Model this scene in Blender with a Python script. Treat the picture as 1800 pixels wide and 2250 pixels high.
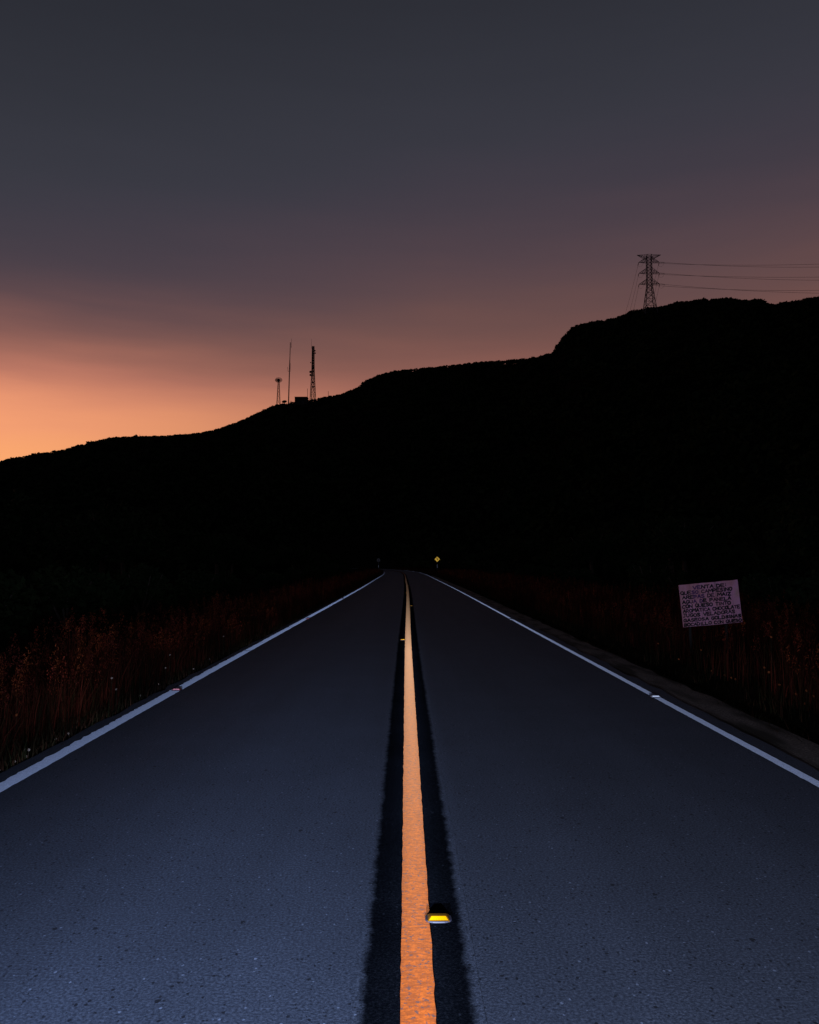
import bpy, bmesh, math, random
import numpy as np
from mathutils import Vector, Matrix
R = math.radians
random.seed(7)
rng = np.random.default_rng(7)
SC = bpy.context.scene
for o in list(bpy.data.objects):
    bpy.data.objects.remove(o)
C = SC.collection

# ------------------------------------------------------------------ camera
PITCH, YAW, EYE, F = 3.56, 0.255, 1.70, 1800.0       # F: focal length in photo pixels (1800 wide)
cam = bpy.data.cameras.new('camera')
cam.sensor_fit = 'HORIZONTAL'; cam.sensor_width = 24.0; cam.lens = 24.0
cam.clip_start = 0.05; cam.clip_end = 9000
camo = bpy.data.objects.new('camera', cam); C.objects.link(camo)
camo.location = (0, 0, EYE); camo.rotation_euler = (R(90 + PITCH), 0, -R(YAW))
SC.camera = camo
SC.render.resolution_x = 819; SC.render.resolution_y = 1024
SC.view_settings.view_transform = 'Standard'; SC.view_settings.look = 'None'
SC.view_settings.exposure = 0; SC.view_settings.gamma = 1

# ------------------------------------------------------------------ node helper
class NT:
    def __init__(s, tree): s.t = tree; s.n = tree.nodes; s.l = tree.links
    def new(s, typ, **kw):
        n = s.n.new(typ)
        for k, v in kw.items(): setattr(n, k, v)
        return n
    def put(s, sock, v):
        if v is None: return
        if hasattr(v, 'is_output'): s.l.new(v, sock)
        else: sock.default_value = v
    def math(s, op, a, b=None, c=None, clamp=False):
        n = s.new('ShaderNodeMath', operation=op); n.use_clamp = clamp
        s.put(n.inputs[0], a); s.put(n.inputs[1], b); s.put(n.inputs[2], c)
        return n.outputs[0]
    def mr(s, v, a, b, c=0.0, d=1.0, typ='SMOOTHSTEP'):
        n = s.new('ShaderNodeMapRange', interpolation_type=typ)
        for i, x in enumerate((v, a, b, c, d)): s.put(n.inputs[i], x)
        return n.outputs[0]
    def ramp(s, v, stops, interp='LINEAR'):
        n = s.new('ShaderNodeValToRGB'); cr = n.color_ramp; cr.interpolation = interp
        while len(cr.elements) < len(stops): cr.elements.new(0.5)
        for e, (p, c) in zip(cr.elements, stops):
            e.position = p; e.color = (c[0], c[1], c[2], 1)
        s.put(n.inputs[0], v); return n.outputs[0]
    def mix(s, f, a, b, blend='MIX'):
        n = s.new('ShaderNodeMix', data_type='RGBA', blend_type=blend)
        s.put(n.inputs[0], f); s.put(n.inputs[6], a if hasattr(a, 'is_output') else (*a, 1)); s.put(n.inputs[7], b if hasattr(b, 'is_output') else (*b, 1))
        return n.outputs[2]
    def noise(s, vec, scale, detail=3.0, rough=0.5):
        n = s.new('ShaderNodeTexNoise'); s.put(n.inputs['Vector'], vec)
        n.inputs['Scale'].default_value = scale; n.inputs['Detail'].default_value = detail; n.inputs['Roughness'].default_value = rough
        return n.outputs[0]
    def mapping(s, vec, scale):
        n = s.new('ShaderNodeMapping'); s.put(n.inputs[0], vec); n.inputs['Scale'].default_value = scale
        return n.outputs[0]

def srgb(r, g, b):
    f = lambda v: (v/255/12.92) if v/255 <= 0.04045 else ((v/255 + 0.055)/1.055)**2.4
    return (f(r), f(g), f(b))

# ------------------------------------------------------------------ dusk sky
SUN_AZ, SUN_EL = -31.0, 3.0        # where the sun has gone down: to the left, behind the ridge
W = bpy.data.worlds.new('World'); SC.world = W; W.use_nodes = True
w = NT(W.node_tree)
for n in list(w.n): w.n.remove(n)
tc = w.new('ShaderNodeTexCoord'); sep = w.new('ShaderNodeSeparateXYZ'); w.l.new(tc.outputs['Generated'], sep.inputs[0])
X, Y, Z = sep.outputs
el = w.math('MULTIPLY', w.math('ARCSINE', Z), 180/math.pi)
az = w.math('MULTIPLY', w.math('ARCTAN2', X, Y), 180/math.pi)
streak = w.noise(w.mapping(tc.outputs['Generated'], (2.0, 2.0, 16.0)), 1.6, 4, 0.5)
# the warm band stands lower on the left, over the glow, than on the right
shift = w.mr(az, -30.0, 2.0, 5.2, 0.0, 'LINEAR')
shift = w.math('ADD', shift, w.mr(az, 2.0, 30.0, 0.0, -0.8, 'LINEAR'))
wob = w.math('MULTIPLY', w.math('SUBTRACT', streak, 0.5), 2.6)
elw = w.math('ADD', w.math('ADD', el, wob), shift)
base = w.ramp(w.math('DIVIDE', w.math('MAXIMUM', elw, 0.0), 60.0), [
    (0.00, srgb(152, 98, 82)), (0.13, srgb(142, 92, 80)), (0.217, srgb(124, 82, 75)), (0.267, srgb(106, 75, 71)), (0.317, srgb(88, 67, 71)),
    (0.367, srgb(74, 61, 69)), (0.417, srgb(61, 56, 66)), (0.467, srgb(54, 54, 63)), (0.55, srgb(47, 48, 56)), (0.66, srgb(37, 38, 45)), (1.0, srgb(36, 38, 47))], 'B_SPLINE')
# the glow over the place where the sun went down
daz = w.math('SUBTRACT', az, SUN_AZ)
g_az = w.math('EXPONENT', w.math('MULTIPLY', w.math('POWER', w.math('DIVIDE', daz, 20.0), 2.0), -0.5))
elg = w.math('ADD', el, wob)
g_el = w.math('EXPONENT', w.math('MULTIPLY', w.math('POWER', w.math('DIVIDE', w.math('MAXIMUM', w.math('SUBTRACT', elg, 8.6), 0.0), 3.2), 2.0), -0.5))
glow = w.math('MULTIPLY', g_az, g_el)
col = w.mix(glow, base, w.ramp(w.math('DIVIDE', elg, 20.0), [(0.3, srgb(252, 168, 108)), (0.62, srgb(236, 146, 116))]))
# away from the afterglow the dusk sky is plain blue-grey down to the horizon
away = w.mr(w.math('ABSOLUTE', w.math('ADD', az, 10.0)), 60.0, 140.0)
col = w.mix(away, col, srgb(44, 46, 58))
sky = w.new('ShaderNodeTexSky', sky_type='NISHITA'); sky.sun_disc = False
sky.sun_elevation = R(-2.0); sky.sun_rotation = R(SUN_AZ); sky.altitude = 600
mixsky = w.new('ShaderNodeMix', data_type='RGBA', blend_type='ADD'); mixsky.inputs[0].default_value = 0.02
w.l.new(col, mixsky.inputs[6]); w.l.new(sky.outputs[0], mixsky.inputs[7])
bg = w.new('ShaderNodeBackground'); bg.inputs[1].default_value = 1.0
w.l.new(mixsky.outputs[2], bg.inputs[0])
out = w.new('ShaderNodeOutputWorld'); w.l.new(bg.outputs[0], out.inputs[0])

# ------------------------------------------------------------------ headlamps of the car the picture was taken from
LAMP_H, LAMP_Y = 0.75, -1.2
def headlamp(x, lane, sigma, tint, gain, expo, hot, spill):
    d = bpy.data.lights.new('headlamp', 'SPOT'); d.energy = 1000.0; d.spot_size = R(150); d.spot_blend = 0.3
    d.shadow_soft_size = 0.035; d.color = tint
    o = bpy.data.objects.new('headlamp', d); C.objects.link(o)
    o.location = (x, LAMP_Y, LAMP_H); o.rotation_euler = (R(88), 0, 0)
    d.use_nodes = True; t = NT(d.node_tree)
    em = next(n for n in t.n if n.type == 'EMISSION')
    g = t.new('ShaderNodeNewGeometry'); s = t.new('ShaderNodeSeparateXYZ')
    t.l.new(g.outputs['Incoming'], s.inputs[0])
    dx, dy, dz = [t.math('MULTIPLY', q, 1.0) for q in s.outputs]
    down = t.math('MAXIMUM', t.math('MULTIPLY', dz, -1.0), 0.002)
    deg = t.math('MULTIPLY', t.math('ARCSINE', down), 180/math.pi)
    # low beam: the flatter the ray the stronger, shaped to the carriageway
    prof = t.math('POWER', t.math('MAXIMUM', deg, 0.45), -expo)
    xg = t.math('ADD', t.math('MULTIPLY', t.math('DIVIDE', dx, down), LAMP_H), x - lane)
    G = t.math('EXPONENT', t.math('MULTIPLY', t.math('POWER', t.math('DIVIDE', xg, sigma), 2.0), -0.5))
    xr = t.math('ADD', t.math('MULTIPLY', t.math('DIVIDE', dx, down), LAMP_H), x - 0.05)
    G = t.math('ADD', G, t.mr(t.math('ABSOLUTE', xr), 3.9, 3.1, 0.0, 0.13))        # even light out to the edge lines
    cut = t.mr(dz, -0.0005, -0.006)
    main = t.math('MULTIPLY', t.math('MULTIPLY', prof, G), t.math('MULTIPLY', cut, gain))
    # narrow hot strip added to each beam to brighten the centre line
    xw = t.math('ADD', t.math('MULTIPLY', t.math('DIVIDE', dx, down), LAMP_H), x - 0.06)
    Gh = t.math('EXPONENT', t.math('MULTIPLY', t.math('POWER', t.math('DIVIDE', xw, 0.095), 2.0), -0.5))
    hz = t.math('MULTIPLY', t.math('MULTIPLY', t.math('POWER', t.math('MAXIMUM', deg, 2.5), -2.4), Gh), t.math('MULTIPLY', cut, hot))
    main = t.math('ADD', main, hz)
    azd = t.math('MULTIPLY', t.math('ARCTAN2', dx, dy), 180/math.pi)
    ga = t.math('EXPONENT', t.math('MULTIPLY', t.math('POWER', t.math('DIVIDE', azd, 24.0), 2.0), -0.5))
    band = t.math('MULTIPLY', t.mr(dz, -0.10, -0.03), t.mr(dz, 0.12, 0.01))
    sp = t.math('MULTIPLY', t.math('MULTIPLY', ga, band), spill)
    t.l.new(t.math('ADD', main, sp), em.inputs['Strength'])
    return o
headlamp(-0.65, -1.05, 1.12, (0.46, 0.62, 1.0), 31.5, 0.74, 900.0, 0.95)
headlamp( 0.65,  1.40, 1.38, (0.61, 0.72, 1.0), 18.0, 0.88, 900.0, 0.95)

# ------------------------------------------------------------------ placing helpers
CAM_M = Matrix.Rotation(-R(YAW), 3, 'Z') @ Matrix.Rotation(R(90 + PITCH), 3, 'X')
def at(px, py, dist):
    """point on the ray through photo pixel (px, py) at horizontal distance dist from the photographer"""
    v = CAM_M @ Vector(((px - 900)/F, -(py - 1125)/F, -1.0))
    k = dist/math.hypot(v.x, v.y)
    return Vector((v.x*k, v.y*k, EYE + v.z*k))
def ang(px, py):
    v = CAM_M @ Vector(((px - 900)/F, -(py - 1125)/F, -1.0))
    return math.atan2(v.x, v.y), v.z/math.hypot(v.x, v.y)

def tag(o, label=None, cat=None, group=None, kind=None):
    if label: o['label'] = label
    if cat: o['category'] = cat
    if group: o['group'] = group
    if kind: o['kind'] = kind
    return o
def empty(name, loc=(0, 0, 0), rot=(0, 0, 0)):
    o = bpy.data.objects.new(name, None); C.objects.link(o); o.location = loc; o.rotation_euler = rot
    o.empty_display_size = 0.1
    return o
def link(name, me, parent=None, loc=(0, 0, 0), rot=(0, 0, 0)):
    o = bpy.data.objects.new(name, me); C.objects.link(o)
    o.location = loc; o.rotation_euler = rot
    if parent: o.parent = parent
    return o
def mesh(name, vs, fs, mat, smooth=False):
    me = bpy.data.meshes.new(name); me.from_pydata([tuple(v) for v in vs], [], fs); me.update()
    if mat: me.materials.append(mat)
    me.polygons.foreach_set('use_smooth', [smooth]*len(me.polygons))
    return me
def npmesh(name, V, T, mat, k=3, cols=None):
    """fast mesh from numpy arrays: V (n,3), T (m,k)"""
    me = bpy.data.meshes.new(name)
    n, m = len(V), len(T)
    me.vertices.add(n); me.vertices.foreach_set('co', np.ascontiguousarray(V, dtype=np.float32).ravel())
    me.loops.add(m*k); me.loops.foreach_set('vertex_index', np.ascontiguousarray(T, dtype=np.int32).ravel())
    me.polygons.add(m); me.polygons.foreach_set('loop_start', np.arange(0, m*k, k, dtype=np.int32))
    me.polygons.foreach_set('loop_total', np.full(m, k, dtype=np.int32))
    if cols is not None:
        a = me.color_attributes.new('tone', 'FLOAT_COLOR', 'POINT')
        c = np.ones((n, 4), np.float32); c[:, :3] = cols
        a.data.foreach_set('color', c.ravel())
    me.update(calc_edges=True); me.validate()
    me.polygons.foreach_set('use_smooth', np.zeros(len(me.polygons), dtype=bool))
    if mat: me.materials.append(mat)
    return me
class MB:
    def __init__(s): s.v = []; s.f = []
    def add(s, vs, fs):
        b = len(s.v); s.v += [Vector(v) for v in vs]; s.f += [tuple(i + b for i in f) for f in fs]
    def box(s, lo, hi):
        (a, b, c), (d, e, f) = lo, hi
        s.add([(a,b,c),(d,b,c),(d,e,c),(a,e,c),(a,b,f),(d,b,f),(d,e,f),(a,e,f)],
              [(0,3,2,1),(4,5,6,7),(0,1,5,4),(1,2,6,5),(2,3,7,6),(3,0,4,7)])
    def bar(s, p, q, r, r2=None, n=4):
        p, q = Vector(p), Vector(q); r2 = r if r2 is None else r2
        d = (q - p).normalized(); a = d.orthogonal().normalized(); b = d.cross(a)
        vs = []
        for c, rr in ((p, r), (q, r2)):
            for i in range(n):
                t = 2*math.pi*(i + .5)/n; vs.append(c + a*math.cos(t)*rr + b*math.sin(t)*rr)
        fs = [(i, (i+1) % n, n + (i+1) % n, n + i) for i in range(n)] + [tuple(range(n))[::-1], tuple(range(n, 2*n))]
        s.add(vs, fs)
    def tube(s, pts, r, n=5):
        for p, q in zip(pts, pts[1:]): s.bar(p, q, r, n=n)
    def disc(s, c, axis, r, depth, n=14, r2=None):
        c, ax = Vector(c), Vector(axis).normalized()
        s.bar(c - ax*depth/2, c + ax*depth/2, r, r if r2 is None else r2, n)
    def build(s, name, mat, parent=None, smooth=False):
        return link(name, mesh(name, s.v, s.f, mat, smooth), parent)

def material(name, base=(0.5, 0.5, 0.5), rough=0.8, metal=0.0, spec=0.5):
    m = bpy.data.materials.new(name); m.use_nodes = True
    t = NT(m.node_tree); b = t.n['Principled BSDF']
    b.inputs['Base Color'].default_value = (*base, 1); b.inputs['Roughness'].default_value = rough
    b.inputs['Metallic'].default_value = metal; b.inputs['Specular IOR Level'].default_value = spec
    return m, t, b

# ------------------------------------------------------------------ materials
def asphalt(name, dark, mid, light, patch=0.25, spec=0.2, soft=None):
    m, t, b = material(name, rough=0.8, spec=spec)
    p = t.new('ShaderNodeNewGeometry').outputs['Position']
    fine = t.noise(p, 75, 4, 0.75)
    grain = t.ramp(fine, [(0.34, dark), (0.5, mid), (0.68, light)])
    def spots(scale, prob, r0, r1, hi):
        vor = t.new('ShaderNodeTexVoronoi'); vor.inputs['Scale'].default_value = scale; t.l.new(t.mapping(p, (1, 0.75, 1)), vor.inputs['Vector'])
        sc = t.new('ShaderNodeSeparateColor'); t.l.new(vor.outputs['Color'], sc.inputs[0])
        wb = t.math('MULTIPLY', t.math('SUBTRACT', t.noise(p, scale*3, 2), 0.5), 0.5)
        inside = t.math('LESS_THAN', t.math('ADD', vor.outputs['Distance'], wb), t.math('ADD', r0, t.math('MULTIPLY', sc.outputs[0], r1)))
        pick = t.math('GREATER_THAN', sc.outputs[1], 1 - prob) if hi else t.math('LESS_THAN', sc.outputs[1], prob)
        return t.math('MULTIPLY', inside, pick)
    pit = t.math('MAXIMUM', spots(48, 0.20, 0.13, 0.24, True), spots(21, 0.03, 0.08, 0.22, True))
    chip = spots(48, 0.05, 0.14, 0.16, False)
    c = t.mix(t.math('MULTIPLY', pit, 0.85), grain, (0.003, 0.003, 0.005))
    c = t.mix(t.math('MULTIPLY', chip, 0.55), c, tuple(v*2.4 for v in light))
    big = t.noise(p, 1.1, 5, 0.6)
    trk = t.noise(t.mapping(p, (1.1, 0.035, 1)), 1.6, 4, 0.6)
    k = t.math('MULTIPLY', t.mr(big, 0.3, 0.72, 1 - patch, 1 + patch, 'LINEAR'), t.mr(trk, 0.3, 0.7, 0.88, 1.12, 'LINEAR'))
    cc = t.new('ShaderNodeVectorMath', operation='SCALE'); t.l.new(c, cc.inputs[0]); t.l.new(k, cc.inputs['Scale'])
    col_ = cc.outputs[0]
    if soft:        # the sealed band thins out raggedly towards its edges, down to the plain asphalt
        a = t.new('ShaderNodeVertexColor'); a.layer_name = 'tone'
        rag = t.math('ADD', t.math('MULTIPLY', t.math('SUBTRACT', t.noise(p, 9, 5, 0.7), 0.5), 0.9), a.outputs[0])
        g2 = t.ramp(fine, [(0.34, soft[0]), (0.5, soft[1]), (0.68, soft[2])])
        g2 = t.mix(t.math('MULTIPLY', pit, 0.85), g2, (0.003, 0.003, 0.005))
        g2 = t.mix(t.math('MULTIPLY', chip, 0.55), g2, tuple(v*2.4 for v in soft[2]))
        fac = t.mr(rag, 0.15, 0.75)
        col_ = t.mix(fac, g2, col_)
        t.l.new(t.mr(fac, 0.0, 1.0, 0.2, 0.0, 'LINEAR'), b.inputs['Specular IOR Level'])
        t.l.new(t.mr(fac, 0.0, 1.0, 0.8, 1.0, 'LINEAR'), b.inputs['Roughness'])
    t.l.new(col_, b.inputs['Base Color'])
    bp = t.new('ShaderNodeBump'); bp.inputs['Strength'].default_value = 0.5; bp.inputs['Distance'].default_value = 0.004
    h = t.math('SUBTRACT', fine, t.math('MULTIPLY', pit, 0.9))
    t.l.new(h, bp.inputs['Height']); t.l.new(bp.outputs[0], b.inputs['Normal'])
    return m
ASPHALT = asphalt('asphalt', (0.015, 0.018, 0.026), (0.040, 0.046, 0.063), (0.088, 0.100, 0.130), 0.09)
SEAL = asphalt('sealed_asphalt', (0.0015, 0.002, 0.003), (0.0035, 0.004, 0.0055), (0.009, 0.010, 0.013), 0.3, 0.2, ((0.015, 0.018, 0.026), (0.040, 0.046, 0.063), (0.088, 0.100, 0.130)))

def paint(name, base, worn, wear, tilt, streak, bead, retro_=0.0):
    """bead-textured road paint: its raised texture faces the traffic, so the normal leans towards it"""
    m, t, b = material(name, rough=0.6, spec=0.3)
    p = t.new('ShaderNodeNewGeometry').outputs['Position']
    n1 = t.noise(t.mapping(p, (5, streak, 1)), 4, 5, 0.65)
    n2 = t.noise(p, 55, 3, 0.6)
    c = t.mix(t.mr(n1, 0.40, 0.62), base, worn)
    n3 = t.noise(p, 95, 3, 0.7)
    c = t.mix(t.mr(n3, 0.40, 0.62, 0.0, 0.55), c, tuple(v*0.35 for v in base))
    hole = t.mr(n2, wear, wear + 0.05)
    c = t.mix(t.math('MULTIPLY', hole, 0.75), c, (0.02, 0.02, 0.024))
    t.l.new(c, b.inputs['Base Color'])
    nz = t.new('ShaderNodeCombineXYZ'); nz.inputs[1].default_value = -math.sin(R(tilt)); nz.inputs[2].default_value = math.cos(R(tilt))
    bp = t.new('ShaderNodeBump'); bp.inputs['Strength'].default_value = 0.25; bp.inputs['Distance'].default_value = 0.003
    t.l.new(n2, bp.inputs['Height']); t.l.new(nz.outputs[0], bp.inputs['Normal']); t.l.new(bp.outputs[0], b.inputs['Normal'])
    # dusty bead layer: pale sheen at flat angles
    sh = t.new('ShaderNodeBsdfSheen'); sh.inputs['Color'].default_value = (*bead, 1); sh.inputs['Roughness'].default_value = 0.35
    mx = t.new('ShaderNodeMixShader'); mx.inputs[0].default_value = 0.10
    o = next(n for n in t.n if n.type == 'OUTPUT_MATERIAL')
    t.l.new(b.outputs[0], mx.inputs[1]); t.l.new(sh.outputs[0], mx.inputs[2]); t.l.new(mx.outputs[0], o.inputs[0])
    if retro_:      # glass beads throw part of the light back along the road
        gl_ = t.new('ShaderNodeBsdfGlossy'); gl_.inputs['Color'].default_value = (*bead, 1); gl_.inputs['Roughness'].default_value = 0.34
        gn = t.new('ShaderNodeCombineXYZ'); gn.inputs[1].default_value = -1.0; gn.inputs[2].default_value = 0.05
        t.l.new(gn.outputs[0], gl_.inputs['Normal'])
        m2 = t.new('ShaderNodeMixShader'); m2.inputs[0].default_value = retro_
        t.l.new(mx.outputs[0], m2.inputs[1]); t.l.new(gl_.outputs[0], m2.inputs[2]); t.l.new(m2.outputs[0], o.inputs[0])
    return m
YELLOW = paint('yellow_road_paint', (0.33, 0.056, 0.001), (0.18, 0.028, 0.001), 0.58, 13, 14, (0.95, 0.58, 0.24))
WHITE = paint('white_road_paint', (0.76, 0.80, 0.97), (0.60, 0.64, 0.84), 0.72, 70, 14, (0.8, 0.82, 0.95), 0.13)

def toned(name, base, rough=0.9, spec=0.1, trans=0.0, var=0.5):
    m, t, b = material(name, rough=rough, spec=spec)
    a = t.new('ShaderNodeVertexColor'); a.layer_name = 'tone'
    t.l.new(t.mix(1.0, a.outputs[0], base, 'MULTIPLY'), b.inputs['Base Color'])
    return m
GRASS = toned('dry_red_grass', (1, 1, 1))
def leafmat(name, c1, c2, scale, spec=0.2):
    m, t, b = material(name, rough=0.85, spec=spec)
    p = t.new('ShaderNodeNewGeometry').outputs['Position']
    t.l.new(t.ramp(t.noise(p, scale, 3), [(0.3, c1), (0.7, c2)]), b.inputs['Base Color'])
    return m
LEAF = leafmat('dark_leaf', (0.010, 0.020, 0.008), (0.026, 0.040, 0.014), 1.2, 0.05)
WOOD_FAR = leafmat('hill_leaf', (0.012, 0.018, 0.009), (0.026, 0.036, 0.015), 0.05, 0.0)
BARK = leafmat('bark', (0.06, 0.045, 0.035), (0.12, 0.09, 0.07), 6.0)
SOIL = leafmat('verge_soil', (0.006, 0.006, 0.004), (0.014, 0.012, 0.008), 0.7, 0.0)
def gravelmat():
    m, t, b = material('gravel', rough=0.95, spec=0.1)
    p = t.new('ShaderNodeNewGeometry').outputs['Position']
    n = t.noise(p, 45, 4, 0.7); n2 = t.noise(t.mapping(p, (1.5, 0.35, 1)), 2.2, 4)
    c = t.ramp(n, [(0.3, (0.035, 0.028, 0.025)), (0.55, (0.13, 0.105, 0.09)), (0.75, (0.30, 0.24, 0.20))])
    c = t.mix(t.mr(n2, 0.4, 0.65), c, (0.03, 0.026, 0.020))
    t.l.new(c, b.inputs['Base Color'])
    bp = t.new('ShaderNodeBump'); bp.inputs['Strength'].default_value = 0.8; bp.inputs['Distance'].default_value = 0.02
    t.l.new(n, bp.inputs['Height']); t.l.new(bp.outputs[0], b.inputs['Normal'])
    return m
GRAVEL = gravelmat()
STEEL = material('galvanised_steel', (0.10, 0.10, 0.11), 0.6, 0.6)[0]
DARKSTEEL = material('dark_steel', (0.05, 0.05, 0.055), 0.7, 0.3)[0]
CABLE = material('cable', (0.05, 0.05, 0.05), 0.7)[0]
GLASSINS = material('insulator', (0.05, 0.045, 0.04), 0.5)[0]

# ------------------------------------------------------------------ road line and terrain
CY = [-80, 0, 18, 32, 46, 62, 76, 100, 120, 150, 190, 230, 280, 340, 420]
CX = [.045, .045, .046, .085, .11, .09, .02, -.06, -.16, -.75, -3.4, -8.5, -20, -42, -80]
def smoothpath():
    ys = np.arange(-80, 421, 1.0)
    xs = np.interp(ys, CY, CX)
    k = np.ones(9)/9
    xs2 = np.convolve(np.pad(xs, 4, mode='edge'), k, 'valid')
    return ys, xs2
PY, PX = smoothpath()
def cx(y): return float(np.interp(y, PY, PX))
def cxa(y): return np.interp(y, PY, PX)

SIL = [(0,971),(60,958),(130,947),(190,930),(245,919),(300,918),(345,916),(400,913),(440,907),(480,895),(520,880),(560,860),(585,850),
       (620,846),(640,843),(680,836),(720,828),(755,815),(770,800),(800,788),(830,780),(880,775),(930,770),(1000,762),(1060,758),(1130,752),
       (1168,742),(1180,722),(1192,706),(1215,685),(1250,678),(1300,667),(1330,660),(1350,652),(1400,645),(1430,636),(1480,633),(1540,629),
       (1560,635),(1590,631),(1610,637),(1620,643),(1660,637),(1700,630),(1725,627)]
K = 1800/1725
st = [ang(x*K, y*K) for x, y in SIL]
TH = np.array([a for a, _ in st]); TT = np.array([b for _, b in st])
TH = np.concatenate([[-2.2, -1.4, -0.9, -0.62], TH, [0.6, 0.9, 1.4, 2.2]])
TT = np.concatenate([[0.0, 0.03, 0.07, 0.10], TT, [0.33, 0.30, 0.16, 0.0]])
def ridge_t(th): return np.interp(th, TH, TT)
def ridge_d(th): return np.interp(th, [-1.6, -0.5, -0.15, 0.1, 0.16, 0.3, 0.5, 1.6], [700, 640, 620, 590, 520, 480, 450, 500])
TREE_H = 1.9
def hill(x, y):
    th = np.arctan2(x, y); r = np.hypot(x, y)
    D = ridge_d(th); H = np.maximum(EYE + D*ridge_t(th) - TREE_H, 0)
    r0 = np.interp(th, [-0.5, -0.1, 0.1, 0.5], [150, 260, 230, 110])
    s = np.clip((r - r0)/(D - r0), 0, 1)
    up = H*s**1.2
    dn = H*np.clip(1 - ((r - D)/700.0)**2, 0, 1)
    return np.where(r <= D, up, dn)
VU = [-60, -9, -6, -4.2, -3.6, -3.38, -3.2, 3.3, 3.48, 3.95, 4.2, 4.55, 6, 9, 60]
VZ = [0.05, 0.05, 0.06, 0.0, -0.03, -0.07, -0.12, -0.12, -0.08, -0.10, -0.32, -0.04, 0.10, 0.12, 0.1]
def ground_z(x, y):
    u = x - cxa(y)
    return np.interp(u, VU, VZ) + hill(x, y)
ux = np.unique(np.concatenate([np.array(VU), np.arange(-60, 61, 4), np.arange(-420, 421, 6.0), np.linspace(-1000, 1000, 41), [-5000, -3500, -2500, -1500, 1500, 2500, 3500, 5000]]))
uy = np.unique(np.concatenate([[-5000, -2500, -1000, -400, -150, -80], np.arange(-60, 120, 5.0), np.arange(120, 760, 7.0), np.arange(760, 1500, 60.0), [1700, 2200, 3000, 5000]]))
GX, GY = np.meshgrid(ux, uy); GX = GX + cxa(GY)
GZ = ground_z(GX, GY)
V = np.stack([GX.ravel(), GY.ravel(), GZ.ravel()], 1)
nx = len(ux); idx = np.arange(len(V)).reshape(GX.shape)
T = np.stack([idx[:-1, :-1].ravel(), idx[:-1, 1:].ravel(), idx[1:, 1:].ravel(), idx[1:, :-1].ravel()], 1)
gm = npmesh('ground', V, T, SOIL, 4); gm.polygons.foreach_set('use_smooth', [True]*len(gm.polygons))
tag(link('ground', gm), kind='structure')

def strip(name, u0, u1, z, y0, y1, mat, parent=None, step=0.5, j0=0.0, j1=0.0, edge_drop=0.0, thick=0.0, sd=0, fr=(0.33, 0.67), fade=False):
    """a ribbon along the road between lateral offsets u0 and u1 (relative to the road axis); j0 / j1 roughen its edges"""
    r = np.random.default_rng(sd + 11)
    ys = [y0]
    while ys[-1] < y1: ys.append(ys[-1] + step*(1 + max(ys[-1], 0)/25.0))
    ys = np.array(ys); n = len(ys); c = cxa(ys) - 0.045
    a = c + u0 + r.normal(0, 1, n)*j0; b = c + u1 + r.normal(0, 1, n)*j1
    rows = []
    cols = [(a, z)] + [(a + (b - a)*k, z) for k in fr] + [(b, z)]
    if edge_drop: cols = [(a - 0.05, z - edge_drop)] + cols + [(b + 0.05, z - edge_drop)]
    m = len(cols)
    V = np.stack([np.stack([x, ys, np.full(n, zz)], 1) for x, zz in cols], 1).reshape(-1, 3)
    i = np.arange(n*m).reshape(n, m)
    T = np.stack([i[:-1, :-1].ravel(), i[:-1, 1:].ravel(), i[1:, 1:].ravel(), i[1:, :-1].ravel()], 1)
    cols_ = None
    if fade: cols_ = np.tile(np.array([0.0] + [1.0]*(m - 2) + [0.0])[:, None], (n, 3))
    return link(name, npmesh(name, V, T, mat, 4, cols_), parent)
road = strip('road', -3.27, 3.40, 0.0, -40, 400, ASPHALT, step=0.25, j0=0.02, j1=0.02, edge_drop=0.14)
tag(road, kind='structure')
strip('sealed_joint_band', -0.210, 0.300, 0.002, -40, 200, SEAL, road, step=0.3, j0=0.002, j1=0.002, sd=1, fr=(0.16, 0.84), fade=True)
strip('centre_line', -0.020, 0.113, 0.007, -40, 330, YELLOW, road, step=0.06, j0=0.0016, j1=0.0016, sd=2)
# edge lines with short scuffed gaps
for k, (a, b) in enumerate([(-40, 15.9), (16.02, 17.55), (17.63, 21.8), (21.9, 330)]):
    strip('edge_line', -3.135, -3.000, 0.006, a, b, WHITE, road, step=0.05, j0=0.007, j1=0.002, sd=3 + k)
strip('edge_line', 3.125, 3.215, 0.006, -40, 330, WHITE, road, step=0.05, j0=0.002, j1=0.002, sd=9)
tag(strip('gravel_shoulder', 3.44, 3.93, -0.028, -40, 110, GRAVEL, step=0.35, j0=0.012, j1=0.022, edge_drop=0.12, sd=12), kind='structure')

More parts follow.
